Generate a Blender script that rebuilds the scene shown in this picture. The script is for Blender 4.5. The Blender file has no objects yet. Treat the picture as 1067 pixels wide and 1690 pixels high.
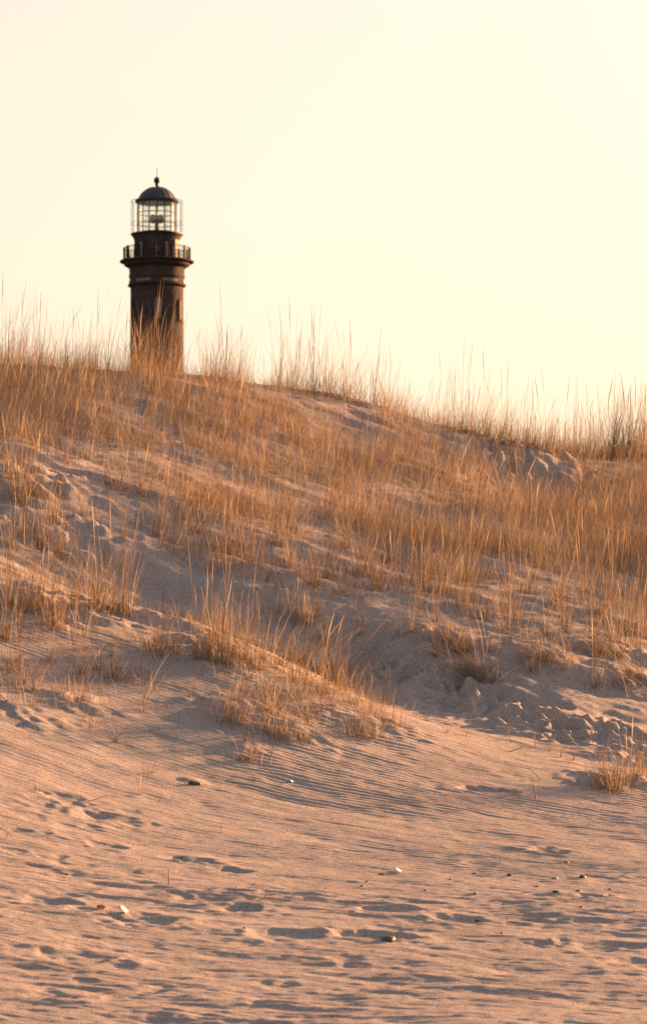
import bpy, bmesh, math, random
import numpy as np
from mathutils import Vector, Matrix

sc = bpy.context.scene
COL = sc.collection
rng = np.random.default_rng(7)
random.seed(7)
R = math.radians

# ------------------------------------------------------------------ camera
F = 6500.0            # focal length in photo pixels (photo 1067 x 1690)
CX, HZ, CZ = 533.5, 1300.0, 1.7   # principal column, horizon row, eye height
cam = bpy.data.cameras.new('camera')
camo = bpy.data.objects.new('camera', cam); COL.objects.link(camo)
camo.location = (0, 0, CZ)
camo.rotation_euler = (R(90), 0, 0)
cam.sensor_fit = 'VERTICAL'
cam.sensor_height = 36.0
cam.lens = 36.0 * F / 1690.0
cam.shift_y = (HZ - 845.0) / 1690.0
cam.clip_start = 0.5
cam.clip_end = 6000
cam.dof.use_dof = True
cam.dof.focus_distance = 50.0
cam.dof.aperture_fstop = 4.2
sc.camera = camo

# ------------------------------------------------------------------ sky and sun
SUN_AZ = 36.5     # degrees from +X (right) towards +Y (away from the camera)
SUN_EL = 12.3
world = bpy.data.worlds.new('World'); sc.world = world; world.use_nodes = True
wn = world.node_tree; wn.nodes.clear()
w_out = wn.nodes.new('ShaderNodeOutputWorld')
w_bg = wn.nodes.new('ShaderNodeBackground')
w_sky = wn.nodes.new('ShaderNodeTexSky')
w_sky.sky_type = 'NISHITA'
w_sky.sun_disc = False
w_sky.sun_elevation = R(SUN_EL)
w_sky.sun_rotation = R(90.0 - SUN_AZ)
w_sky.altitude = 0
w_sky.air_density = 1.0
w_sky.dust_density = 3.0
w_sky.ozone_density = 1.0
w_mul = wn.nodes.new('ShaderNodeMix'); w_mul.data_type = 'RGBA'; w_mul.blend_type = 'MULTIPLY'
w_mul.inputs[0].default_value = 1.0
w_mul.inputs[7].default_value = (1.0, 0.785, 0.64, 1)
wn.links.new(w_sky.outputs[0], w_mul.inputs[6])
# even horizon haze, the same all round, thinning upwards
w_tc = wn.nodes.new('ShaderNodeTexCoord'); w_sep = wn.nodes.new('ShaderNodeSeparateXYZ')
wn.links.new(w_tc.outputs['Generated'], w_sep.inputs[0])
def w_math(op, src, val):
    m = wn.nodes.new('ShaderNodeMath'); m.operation = op; wn.links.new(src, m.inputs[0])
    if val is not None: m.inputs[1].default_value = val
    return m.outputs[0]
w_h = w_math('MULTIPLY', w_math('EXPONENT', w_math('MULTIPLY', w_math('MAXIMUM', w_sep.outputs[2], 0.0), -3.0), None), 0.8)
w_hz = wn.nodes.new('ShaderNodeMix'); w_hz.data_type = 'RGBA'
w_hz.inputs[7].default_value = (3.3, 2.93, 2.35, 1)
wn.links.new(w_h, w_hz.inputs[0]); wn.links.new(w_mul.outputs[2], w_hz.inputs[6])
wn.links.new(w_hz.outputs[2], w_bg.inputs[0])
w_bg.inputs[1].default_value = 0.0635
wn.links.new(w_bg.outputs[0], w_out.inputs[0])

sun = bpy.data.lights.new('sun', 'SUN')
sun.energy = 5.0
sun.angle = R(0.5)
sun.color = (1.0, 0.485, 0.20)
suno = bpy.data.objects.new('sun', sun); COL.objects.link(suno)
sdir = Vector((math.cos(R(SUN_EL)) * math.cos(R(SUN_AZ)), math.cos(R(SUN_EL)) * math.sin(R(SUN_AZ)), math.sin(R(SUN_EL))))
suno.rotation_euler = (-sdir).to_track_quat('-Z', 'Y').to_euler()
suno.location = (60, 60, 40)

sc.view_settings.view_transform = 'Standard'
sc.view_settings.look = 'None'
sc.view_settings.gamma = 1.0
sc.view_settings.exposure = 2.35
sc.cycles.max_bounces = 6
sc.cycles.transparent_max_bounces = 24

# ------------------------------------------------------------------ helpers
def tag(o, label=None, cat=None, group=None, kind=None):
    if label: o['label'] = label
    if cat: o['category'] = cat
    if group: o['group'] = group
    if kind: o['kind'] = kind
    return o

def link(name, me, mat=None, parent=None):
    o = bpy.data.objects.new(name, me); COL.objects.link(o)
    if mat is not None and me is not None and not me.materials:
        me.materials.append(mat)
    if parent is not None: o.parent = parent
    return o

def np_mesh(name, verts, faces_flat, nper, smooth=True):
    """mesh from numpy arrays, all faces with nper corners"""
    me = bpy.data.meshes.new(name)
    nv = len(verts); nf = len(faces_flat) // nper
    me.vertices.add(nv); me.vertices.foreach_set('co', np.asarray(verts, np.float32).ravel())
    me.loops.add(nf * nper); me.loops.foreach_set('vertex_index', np.asarray(faces_flat, np.int32))
    me.polygons.add(nf)
    me.polygons.foreach_set('loop_start', np.arange(0, nf * nper, nper, dtype=np.int32))
    if smooth: me.polygons.foreach_set('use_smooth', np.ones(nf, bool))
    me.update(calc_edges=True)
    return me

def new_mat(name):
    m = bpy.data.materials.new(name); m.use_nodes = True
    nt = m.node_tree
    return m, nt, nt.nodes['Principled BSDF'], nt.nodes['Material Output']

def noise_node(nt, scale, detail=3, rough=0.55, vec=None):
    n = nt.nodes.new('ShaderNodeTexNoise'); n.inputs['Scale'].default_value = scale
    n.inputs['Detail'].default_value = detail; n.inputs['Roughness'].default_value = rough
    if vec is not None: nt.links.new(vec, n.inputs['Vector'])
    return n

def ramp_node(nt, src, stops):
    r = nt.nodes.new('ShaderNodeValToRGB')
    e = r.color_ramp.elements
    while len(e) < len(stops): e.new(0.5)
    for k, (p, c) in enumerate(stops):
        e[k].position = p; e[k].color = (*c, 1)
    nt.links.new(src, r.inputs[0])
    return r

# ---- materials
def mat_sand():
    m, nt, p, out = new_mat('dune_sand')
    tc = nt.nodes.new('ShaderNodeTexCoord'); v = tc.outputs['Object']
    big = noise_node(nt, 0.9, 4, 0.6, v)
    base = ramp_node(nt, big.outputs[0], [(0.3, (0.268, 0.233, 0.232)), (0.7, (0.330, 0.289, 0.286))])
    gr = noise_node(nt, 55, 4, 0.85, v)
    grain = ramp_node(nt, gr.outputs[0], [(0.34, (0.30, 0.27, 0.26)), (0.45, (0.86, 0.86, 0.86)), (0.56, (1.08, 1.08, 1.08)), (0.68, (1.9, 1.8, 1.7))])
    mx = nt.nodes.new('ShaderNodeMix'); mx.data_type = 'RGBA'; mx.blend_type = 'MULTIPLY'; mx.inputs[0].default_value = 1.0
    nt.links.new(base.outputs[0], mx.inputs[6]); nt.links.new(grain.outputs[0], mx.inputs[7])
    nt.links.new(mx.outputs[2], p.inputs['Base Color'])
    p.inputs['Roughness'].default_value = 0.95
    p.inputs['Specular IOR Level'].default_value = 0.1
    b1 = nt.nodes.new('ShaderNodeBump'); b1.inputs['Strength'].default_value = 0.8; b1.inputs['Distance'].default_value = 0.010
    g2 = noise_node(nt, 38, 6, 0.8, v)
    nt.links.new(g2.outputs[0], b1.inputs['Height'])
    nt.links.new(b1.outputs[0], p.inputs['Normal'])
    return m

def mat_grass():
    m, nt, p, out = new_mat('dry_beach_grass')
    at = nt.nodes.new('ShaderNodeAttribute'); at.attribute_name = 'tint'
    nt.links.new(at.outputs['Color'], p.inputs['Base Color'])
    p.inputs['Roughness'].default_value = 0.6
    p.inputs['Specular IOR Level'].default_value = 0.25
    tr = nt.nodes.new('ShaderNodeBsdfTranslucent'); nt.links.new(at.outputs['Color'], tr.inputs['Color'])
    mx = nt.nodes.new('ShaderNodeMixShader'); mx.inputs[0].default_value = 0.35
    nt.links.new(p.outputs[0], mx.inputs[1]); nt.links.new(tr.outputs[0], mx.inputs[2])
    nt.links.new(mx.outputs[0], out.inputs['Surface'])
    return m

def mat_simple(name, col, rough=0.7, var=0.25, scale=6.0, metal=0.0, spec=0.4):
    m, nt, p, out = new_mat(name)
    tc = nt.nodes.new('ShaderNodeTexCoord')
    n = noise_node(nt, scale, 5, 0.6, tc.outputs['Object'])
    lo = tuple(c * (1 - var) for c in col); hi = tuple(min(1, c * (1 + var)) for c in col)
    r = ramp_node(nt, n.outputs[0], [(0.3, lo), (0.7, hi)])
    nt.links.new(r.outputs[0], p.inputs['Base Color'])
    p.inputs['Roughness'].default_value = rough
    p.inputs['Metallic'].default_value = metal
    p.inputs['Specular IOR Level'].default_value = spec
    return m

def mat_brick():
    m, nt, p, out = new_mat('dark_brick')
    tc = nt.nodes.new('ShaderNodeTexCoord')
    sep = nt.nodes.new('ShaderNodeSeparateXYZ'); nt.links.new(tc.outputs['Object'], sep.inputs[0])
    at = nt.nodes.new('ShaderNodeMath'); at.operation = 'ARCTAN2'
    nt.links.new(sep.outputs[1], at.inputs[0]); nt.links.new(sep.outputs[0], at.inputs[1])
    ml = nt.nodes.new('ShaderNodeMath'); ml.operation = 'MULTIPLY'; ml.inputs[1].default_value = 1.62
    nt.links.new(at.outputs[0], ml.inputs[0])
    cmb = nt.nodes.new('ShaderNodeCombineXYZ'); nt.links.new(ml.outputs[0], cmb.inputs[0]); nt.links.new(sep.outputs[2], cmb.inputs[1])
    br = nt.nodes.new('ShaderNodeTexBrick'); nt.links.new(cmb.outputs[0], br.inputs['Vector'])
    br.inputs['Scale'].default_value = 1.0; br.inputs['Brick Width'].default_value = 0.25; br.inputs['Row Height'].default_value = 0.083
    br.inputs['Mortar Size'].default_value = 0.006
    br.inputs['Color1'].default_value = (0.078, 0.055, 0.054, 1); br.inputs['Color2'].default_value = (0.054, 0.042, 0.044, 1)
    br.inputs['Mortar'].default_value = (0.03, 0.028, 0.028, 1)
    n = noise_node(nt, 1.3, 5, 0.6, tc.outputs['Object'])
    r = ramp_node(nt, n.outputs[0], [(0.3, (0.55, 0.55, 0.57)), (0.7, (1.15, 1.1, 1.08))])
    mx = nt.nodes.new('ShaderNodeMix'); mx.data_type = 'RGBA'; mx.blend_type = 'MULTIPLY'; mx.inputs[0].default_value = 1
    nt.links.new(br.outputs[0], mx.inputs[6]); nt.links.new(r.outputs[0], mx.inputs[7])
    nt.links.new(mx.outputs[2], p.inputs['Base Color'])
    p.inputs['Roughness'].default_value = 0.9
    p.inputs['Specular IOR Level'].default_value = 0.08
    return m

def mat_glass():
    m, nt, p, out = new_mat('lantern_glass')
    nt.nodes.remove(p)
    g = nt.nodes.new('ShaderNodeBsdfGlossy'); g.inputs['Roughness'].default_value = 0.03
    t = nt.nodes.new('ShaderNodeBsdfTransparent'); t.inputs['Color'].default_value = (0.985, 0.985, 0.965, 1)
    mx = nt.nodes.new('ShaderNodeMixShader')
    mx.inputs[0].default_value = 0.05
    nt.links.new(t.outputs[0], mx.inputs[1]); nt.links.new(g.outputs[0], mx.inputs[2])
    nt.links.new(mx.outputs[0], out.inputs['Surface'])
    return m

M_SAND = mat_sand(); M_GRASS = mat_grass()

# ------------------------------------------------------------------ terrain
# surveyed points: photo column, photo row, distance in metres
PTS = {
    -250: [(1690, 29.8), (1500, 34.0), (1300, 38.8), (1150, 41.6), (1010, 44.4), (930, 46.6), (872, 48.8), (830, 50.4), (740, 52.4), (660, 56.5), (588, 61.5)],
    0:    [(1690, 30.4), (1560, 33.3), (1450, 36.2), (1300, 40.0), (1150, 42.9), (1030, 45.4), (965, 47.2), (920, 49.2), (870, 51.0), (775, 52.9), (690, 56.4), (602, 61.0)],
    240:  [(1690, 30.8), (1500, 35.5), (1400, 38.5), (1300, 41.1), (1200, 43.1), (1100, 45.0), (1008, 47.0), (1019, 48.9), (985, 50.3), (885, 51.9), (800, 53.9), (700, 57.0), (614, 61.2)],
    430:  [(1690, 31.0), (1500, 35.9), (1400, 39.0), (1300, 41.7), (1180, 44.0), (1068, 46.4), (1078, 48.0), (1045, 49.5), (945, 51.0), (880, 52.8), (760, 57.0), (634, 62.0)],
    560:  [(1690, 31.0), (1500, 36.1), (1400, 39.3), (1300, 42.0), (1200, 44.2), (1138, 45.8), (1140, 47.2), (1105, 48.7), (1005, 50.2), (945, 51.8), (850, 55.0), (750, 58.5), (652, 62.5)],
    700:  [(1690, 31.1), (1500, 36.2), (1400, 39.6), (1300, 42.4), (1230, 44.0), (1192, 45.2), (1188, 46.5), (1150, 47.8), (1050, 49.4), (985, 51.2), (880, 55.0), (780, 59.0), (692, 62.5)],
    850:  [(1690, 31.2), (1500, 36.4), (1400, 39.9), (1300, 42.9), (1238, 44.8), (1214, 46.0), (1165, 47.4), (1075, 49.2), (1010, 51.0), (950, 53.0), (850, 57.0), (790, 60.0), (738, 63.0)],
    1067: [(1690, 31.3), (1500, 36.6), (1400, 40.3), (1300, 43.5), (1240, 45.8), (1205, 47.2), (1110, 49.3), (1050, 51.0), (1000, 52.8), (900, 56.2), (820, 60.0), (752, 64.0)],
    1320: [(1690, 31.5), (1500, 37.0), (1400, 40.8), (1300, 44.2), (1235, 46.8), (1180, 48.8), (1090, 50.8), (1000, 53.8), (900, 57.4), (830, 61.0), (765, 65.0)],
}
cp = []
for u, rows in PTS.items():
    for v, y in rows:
        cp.append(((u - CX) * y / F, y, CZ + (HZ - v) * y / F))
    xr, yr, zr = cp[-1]
    cp += [(xr, yr + 3.5, zr - 0.55), (xr, yr + 9, zr - 2.0), (xr, yr + 16, zr - 3.2)]
    cp += [((u - CX) * 27 / F, 27.0, -0.45), ((u - CX) * 20 / F, 20.0, -0.9)]
cp = np.array(cp)

def tps_fit(P, lam=0.004):
    n = len(P); X = P[:, :2] / 10.0
    d2 = ((X[:, None] - X[None]) ** 2).sum(-1)
    K = 0.5 * d2 * np.log(d2 + 1e-12) + lam * np.eye(n)
    A = np.zeros((n + 3, n + 3)); A[:n, :n] = K
    A[:n, n] = 1; A[:n, n + 1:] = X; A[n, :n] = 1; A[n + 1:, :n] = X.T
    return X, np.linalg.solve(A, np.concatenate([P[:, 2], np.zeros(3)]))
TX, TW = tps_fit(cp)

def tps(x, y):
    x = x / 10.0; y = y / 10.0
    out = TW[-3] + TW[-2] * x + TW[-1] * y
    for (px, py), w in zip(TX, TW[:-3]):
        d2 = (x - px) ** 2 + (y - py) ** 2 + 1e-12
        out = out + (0.5 * w) * d2 * np.log(d2)
    return out

def sstep(a, b, t):
    t = np.clip((t - a) / (b - a), 0, 1); return t * t * (3 - 2 * t)

def hash2(ix, iy, seed):
    h = (ix * 374761393 + iy * 668265263 + seed * 974711) & 0xFFFFFFFF
    h = ((h ^ (h >> 13)) * 1274126177) & 0xFFFFFFFF
    return ((h ^ (h >> 16)) & 0xFFFF) / 65535.0

def vnoise(x, y, seed):
    ix = np.floor(x).astype(np.int64); iy = np.floor(y).astype(np.int64)
    fx = x - ix; fy = y - iy
    fx = fx * fx * fx * (fx * (fx * 6 - 15) + 10); fy = fy * fy * fy * (fy * (fy * 6 - 15) + 10)
    a = hash2(ix, iy, seed); b = hash2(ix + 1, iy, seed); c = hash2(ix, iy + 1, seed); d = hash2(ix + 1, iy + 1, seed)
    return (a + (b - a) * fx) * (1 - fy) + (c + (d - c) * fx) * fy - 0.5

def fbm(x, y, seed, oct=4, gain=0.5):
    s = 0; a = 1.0
    for k in range(oct):
        s = s + a * vnoise(x * 2 ** k + 17.3 * k, y * 2 ** k - 9.1 * k, seed + k); a *= gain
    return s

PROF = (np.array([-400, 0, 20, 31, 36, 42, 46, 50, 56, 62, 66, 72, 80, 100, 4000.]),
        np.array([-1.5, -1.2, -.9, -.1, .6, 1.7, 2.6, 3.6, 5.3, 7.2, 6.8, 5.2, 4.0, 3.0, 3.0]))

def base_h(x, y):
    """large shape of beach, dune face and ridge"""
    w = sstep(7.0, 12.0, np.abs(x)) 
    w = np.maximum(w, sstep(74, 82, y)); w = np.maximum(w, 1 - sstep(19, 24, y))
    prof = np.interp(y, *PROF) + 0.5 * fbm(x / 9, y / 9, 3, 3) * sstep(30, 50, y)
    near = w < 0.999
    out = prof.copy()
    if near.any():
        t = tps(x[near], y[near])
        out[near] = t * (1 - w[near]) + prof[near] * w[near]
    return out

def pix_base(u, v, y0=24.0, y1=66.0):
    """first crossing of the sight line through a photo pixel with the large shape"""
    ys = np.linspace(y0, y1, 1400); xs = (u - CX) * ys / F
    zr = CZ + (HZ - v) * ys / F
    hit = np.nonzero(base_h(xs, ys) >= zr)[0]
    k = hit[0] if len(hit) else np.argmin(np.abs(base_h(xs, ys) - zr))
    return xs[k], ys[k]

# local features: pits (footprints) and mounds, given where the photo shows them
feats = []   # x, y, rx, ry, angle, height, rim
def foot(u, v, rx=0.13, ry=0.2, depth=0.06, ang=0.0, rim=0.35):
    x, y = pix_base(u, v); feats.append((x, y, rx, ry, ang, -depth, rim))
def mound(u, v, rx, ry, h, ang=0.0):
    x, y = pix_base(u, v); feats.append((x, y, rx, ry, ang, h, 0.0))
# trampled path across the hollow
path = [(590, 1075), (650, 1095), (700, 1120), (760, 1150), (820, 1172), (880, 1188), (940, 1205), (1000, 1222), (1060, 1240)]
for k in range(len(path) - 1):
    (ua, va), (ub, vb) = path[k], path[k + 1]
    for j in range(15):
        t = random.random()
        foot(ua + (ub - ua) * t + random.uniform(-25, 25), va + (vb - va) * t + random.uniform(-26, 26), random.uniform(.08, .2), random.uniform(.08, .16), random.uniform(.04, .10), random.uniform(-.7, .7), 0.3)
# steps at the lower left
for (u, v) in [(20, 1325), (70, 1330), (110, 1322), (150, 1345), (60, 1350), (190, 1352), (235, 1365), (30, 1372), (120, 1380), (175, 1395), (90, 1415), (10, 1400), (215, 1340), (150, 1368)]:
    foot(u, v, random.uniform(.09, .3), random.uniform(.08, .2), random.uniform(.006, .022), random.uniform(-1.2, 1.2), 0.35)
for (u, v, rx, ry, d) in [(605, 1546, .30, .16, .09), (320, 1421, .20, .14, .05), (375, 1437, .16, .12, .04), (800, 1305, .30, .10, .06), (905, 1405, .2, .14, .05), (75, 1485, .26, .2, .05),
                          (390, 1500, .2, .2, .05), (390, 1475, .12, .12, .05), (230, 1520, .3, .2, .05), (640, 1505, .3, .16, .04), (130, 1575, .3, .2, .05), (760, 1520, .25, .14, .04), (950, 1480, .3, .14, .04), (990, 1560, .3, .2, .05), (480, 1545, .3, .2, .05)]:
    foot(u, v, rx, ry, d * .6, random.uniform(-.3, .3), 0.4)
for k in range(45):      # old scuffs on the beach
    foot(random.uniform(-80, 1150), random.uniform(1425, 1680), random.uniform(.08, .22), random.uniform(.08, .2), random.uniform(.004, .016), random.uniform(-1, 1), 0.3)
for (u, v, rx, ry, h) in [(360, 1070, .55, .5, .10), (470, 1085, .5, .4, .10), (545, 1120, .4, .3, .08), (400, 1180, .5, .4, .09), (480, 1210, .45, .3, .06), (600, 1195, .6, .35, .06), (100, 1000, .8, .5, .12), (40, 1180, .6, .3, .06), (120, 1160, .4, .3, .06),
                          (90, 890, .9, .5, .16), (60, 800, .7, .5, .15), (720, 1055, .55, .4, .13), (890, 1085, .5, .35, .12), (1030, 1120, .45, .35, .12), (1020, 1290, .45, .35, .08), (780, 1100, .35, .3, .1), (500, 1020, .3, .25, .08), (1010, 1080, .5, .35, .1), (410, 1235, .2, .2, .05), (320, 1290, .14, .12, .03)]:
    mound(u, v, rx, ry, h, random.uniform(-.2, .2))
# steep bare blowout high on the right
bx, by = pix_base(890, 800)
feats.append((bx, by - 0.6, .75, .9, 0.1, -.34, 0.0)); feats.append((bx - .02, by + 1.2, .8, .8, 0, .22, 0.0))

def detail(x, y, z0):
    """wind ripples, drifts, scuffs and footprints on the sand"""
    h = np.zeros_like(x)
    wx = fbm(x / 1.6, y / 1.6, 11, 3)
    onapron = sstep(36.0, 39.0, y) * (1 - sstep(44.5, 47.5, y + x * 0.15))
    foreg = 1 - sstep(36.5, 39.5, y)
    slope = 1 - onapron - foreg
    # streamers: long low drifts running down to the right
    c, s = math.cos(-0.30), math.sin(-0.30)
    a = x * c + y * s; b = -x * s + y * c
    dr = fbm(a / 2.0, b / 0.42 + wx * 0.6, 21, 4, 0.5)
    h += dr * (0.026 * onapron + 0.030 * foreg + 0.085 * slope)
    # ripples
    ph = (b + wx * 0.10 + 0.05 * fbm(a / .5, b / .5, 31, 2)) * (2 * math.pi / 0.092)
    rip = np.sin(ph) + 0.28 * np.sin(2 * ph + 0.9)
    patch = 0.45 + 0.55 * sstep(-0.25, 0.25, fbm(x / 2.2, y / 1.5, 41, 2))
    h += rip * 0.0036 * patch * (onapron + 0.55 * foreg + 0.30 * slope)
    # rough scuffed foreground
    h += foreg * ((.75 + 1.2 * sstep(-.1, .35, fbm(x / 1.7, y / 1.3, 59, 2))) * (0.017 * fbm(x / 0.75, y / 0.20, 51, 4, 0.6) + 0.010 * fbm(x / .40, y / .10, 58, 3, .6)) + 0.03 * fbm(x / 1.5, y / .7, 55, 2) + .006 * fbm(x / .09, y / .09, 57, 2))
    h += slope * (0.10 * fbm(x / 1.3, y / 1.1, 61, 3) + 0.03 * fbm(x / .30, y / .2, 66, 4, .6))
    h += onapron * 0.012 * fbm(x / 0.25, y / 0.25, 71, 3)
    h += 0.095 * fbm(x / .38, y / .24, 77, 4, .65) * np.exp(-((x - (.4 + (49 - y) * 1.03)) / .8) ** 2) * sstep(44.6, 45.6, y) * (1 - sstep(49.5, 50.5, y))
    for (fx, fy, rx, ry, an, dh, rim) in feats:
        m = (np.abs(x - fx) < 3.2 * max(rx, ry)) & (np.abs(y - fy) < 3.2 * max(rx, ry))
        if not m.any(): continue
        dx = x[m] - fx; dy = y[m] - fy
        ca, sa = math.cos(an), math.sin(an)
        dx = dx + .95 * rx * vnoise(x[m] / .13, y[m] / .13, 5); dy = dy + .95 * ry * vnoise(x[m] / .13, y[m] / .13, 6)
        q = ((dx * ca + dy * sa) / rx) ** 2 + ((-dx * sa + dy * ca) / ry) ** 2
        g = dh * np.exp(-q * q * 0.9 if dh < 0 else -q * 1.4)
        if rim: g = g - dh * rim * np.exp(-(np.sqrt(q) - 1.45) ** 2 * 6)
        h[m] += g
    return h

def height(x, y):
    x = np.atleast_1d(np.asarray(x, float)); y = np.atleast_1d(np.asarray(y, float))
    z = base_h(x, y)
    near = (np.abs(x) < 9) & (y > 26) & (y < 74)
    if near.any():
        fade = (1 - sstep(7, 9, np.abs(x[near]))) * sstep(26, 28, y[near]) * (1 - sstep(70, 74, y[near]))
        z[near] += detail(x[near], y[near], z[near]) * fade
    return z

def spaced(segs):
    out = []
    for a, b, d in segs:
        n = max(1, int(round((b - a) / d))); out.append(np.linspace(a, b, n, endpoint=False))
    return np.concatenate(out + [[segs[-1][1]]])
gx = spaced([(-2500, -400, 350), (-400, -60, 40), (-60, -16, 4), (-16, -8, 0.5), (-8, -5.6, 0.09), (-5.6, 5.6, 0.0275), (5.6, 8, 0.09), (8, 16, 0.5), (16, 60, 4), (60, 400, 40), (400, 2500, 350)])
gy = spaced([(-300, -40, 40), (-40, 10, 5), (10, 26, 0.8), (26, 29.5, 0.1), (29.5, 38, 0.020), (38, 47, 0.0155), (47, 66, 0.045), (66, 75, 0.15), (75, 110, 1.5), (110, 400, 12), (400, 4500, 300)])
GX, GY = np.meshgrid(gx, gy)
GZ = height(GX.ravel(), GY.ravel())
nx, ny = len(gx), len(gy)
idx = np.arange(nx * ny).reshape(ny, nx)
quads = np.stack([idx[:-1, :-1], idx[:-1, 1:], idx[1:, 1:], idx[1:, :-1]], -1).reshape(-1)
ground = link('ground', np_mesh('ground', np.stack([GX.ravel(), GY.ravel(), GZ], -1), quads, 4), M_SAND)
tag(ground, 'pink beach sand rising into a rippled dune', None, None, 'structure')

M_UNSEEN_HEATH = mat_simple('unseen_heath', (0.045, 0.045, 0.025), .95, .5, .2, 0, .05)  # unseen dark ground behind the dune, added to cut warm bounce onto the tower
hx = np.linspace(-400, 400, 41); hy = np.linspace(92, 900, 41); HX, HY = np.meshgrid(hx, hy)
hid = np.arange(41 * 41).reshape(41, 41)
hq = np.stack([hid[:-1, :-1], hid[:-1, 1:], hid[1:, 1:], hid[1:, :-1]], -1).reshape(-1)
HZs = base_h(HX.ravel(), HY.ravel()) * 0 + np.interp(HY.ravel(), *PROF) + .45
tag(link('unseen_heath', np_mesh('unseen_heath', np.stack([HX.ravel(), HY.ravel(), HZs], -1), hq, 4), M_UNSEEN_HEATH), None, None, None, 'structure')

def ground_z(x, y):
    return height(x, y)

def at(u, v):
    """ground point seen at a photo pixel"""
    x, y = pix_base(u, v)
    ys = np.linspace(max(27, y - 2.5), y + 2.5, 700); xs = (u - CX) * ys / F
    zz = height(xs, ys); zr = CZ + (HZ - v) * ys / F
    k = np.nonzero(zz >= zr)[0]; k = k[0] if len(k) else int(np.argmin(np.abs(zz - zr)))
    return float(xs[k]), float(ys[k]), float(zz[k])

# ------------------------------------------------------------------ grass blades
SEG = 5
def blades(base, L, az, tilt, curl, width, tint, seedhead=None):
    """base N x 3, one curved ribbon each; returns verts, tris, colours"""
    n = len(L)
    t = np.linspace(0, 1, SEG + 1)
    ang = tilt[:, None] + curl[:, None] * t[None] ** 1.6
    ds = (L / SEG)[:, None]
    hor = np.concatenate([np.zeros((n, 1)), np.cumsum(np.sin((ang[:, 1:] + ang[:, :-1]) / 2) * ds, 1)], 1)
    ver = np.concatenate([np.zeros((n, 1)), np.cumsum(np.cos((ang[:, 1:] + ang[:, :-1]) / 2) * ds, 1)], 1)
    P = np.stack([base[:, 0:1] + hor * np.cos(az)[:, None], base[:, 1:2] + hor * np.sin(az)[:, None], base[:, 2:3] + ver], -1)
    tw = az + np.pi / 2 + rng.normal(0, 0.7, n)
    side = np.stack([np.cos(tw), np.sin(tw), rng.normal(0, .15, n)], -1)
    wprof = 1 - 0.85 * t ** 1.8
    W = width[:, None] * wprof[None]
    if seedhead is not None:
        sp = np.array([0.7, 0.6, 0.55, 0.5, 1.9, 0.5])
        W = np.where(seedhead[:, None], width[:, None] * sp[None], W)
    A = P - side[:, None] * (W / 2)[..., None]; B = P + side[:, None] * (W / 2)[..., None]
    V = np.stack([A, B], 2).reshape(-1, 3)
    k = np.arange(SEG)
    q = np.stack([2 * k, 2 * k + 1, 2 * k + 3, 2 * k + 2], -1)
    Fq = (q[None] + (np.arange(n) * (SEG + 1) * 2)[:, None, None]).reshape(-1)
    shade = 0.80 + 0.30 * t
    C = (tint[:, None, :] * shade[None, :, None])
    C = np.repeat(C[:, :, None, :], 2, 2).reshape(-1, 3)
    return V, Fq, C

STRAW = np.array([(0.235, 0.166, 0.098), (0.195, 0.130, 0.078), (0.31, 0.230, 0.145), (0.130, 0.086, 0.056), (0.42, 0.33, 0.23), (0.085, 0.058, 0.042)])
def tints(n, p=(.26, .25, .14, .18, .06, .11)):
    k = rng.choice(6, n, p=p)
    return STRAW[k] * rng.uniform(0.95, 1.55, (n, 1))

def grass_mesh(name, parts):
    V = []; Fc = []; C = []; off = 0
    for v, f, c in parts:
        V.append(v); Fc.append(f + off); C.append(c); off += len(v)
    V = np.concatenate(V); Fc = np.concatenate(Fc); C = np.concatenate(C)
    me = np_mesh(name, V, Fc, 4, True)
    a = me.attributes.new('tint', 'FLOAT_COLOR', 'POINT')
    a.data.foreach_set('color', np.concatenate([C, np.ones((len(C), 1))], 1).astype(np.float32).ravel())
    me.materials.append(M_GRASS)
    return me

WIND = 0.25      # azimuth the tips bend to (to the right, slightly away)
def plain_blades(bxy, hmean, hvar=.25, tilt=.16, curl=.5, width=.0055, windy=.6, stalks=.05):
    n = len(bxy)
    z = ground_z(bxy[:, 0], bxy[:, 1]) - 0.02
    L = hmean * np.clip(rng.normal(1, hvar, n), .3, 1.7)
    az = np.where(rng.random(n) < windy, WIND + rng.normal(0, .8, n), rng.uniform(0, 2 * np.pi, n))
    tl = np.abs(rng.normal(0, tilt, n)); cu = np.abs(rng.normal(0, curl, n))
    sh = rng.random(n) < stalks
    tl = np.where(sh, tl * .5, tl); cu = np.where(sh, cu * .35, cu); L = np.where(sh, L * 1.35, L)
    # a few blades broken right over
    br = (rng.random(n) < .06) & ~sh
    cu = np.where(br, rng.uniform(1.5, 2.6, n), cu)
    return blades(np.column_stack([bxy, z]), L, az, tl, cu, width * rng.uniform(.7, 1.3, n), tints(n), sh)

# ---- the countless grass of the dune face and ridge
def uv(x, y, z):
    return CX + F * x / y, HZ - F * (z - CZ) / y
LOW = np.array([(-300, 660), (0, 690), (120, 715), (230, 770), (330, 830), (430, 850), (560, 880), (700, 905), (850, 925), (1000, 950), (1067, 965), (1400, 1000)], float)
N = 120000
px = rng.uniform(-7.2, 7.2, N); py = rng.uniform(47, 68, N)
pz = base_h(px, py); pu, pv = uv(px, py, pz)
low = np.interp(pu, LOW[:, 0], LOW[:, 1])
dens = sstep(30, -70, -(low - pv)) if False else 1 - sstep(-40, 60, pv - low)
band = fbm(px / 1.2 + py / 3, py / .8 + px * .3, 81, 3)
mid = 1 - sstep(60, 190, pv - low)
dens = dens * (0.18 + 1.1 * sstep(-.22, .28, band)) + mid * np.where(pu < 380, .75, .42) * sstep(.0, .3, band)
dens *= 1 - 0.97 * np.exp(-(((px - bx) / .62) ** 2 + ((py - by) / 1.1) ** 2) ** 2)
ridge = py > 60.5
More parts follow.
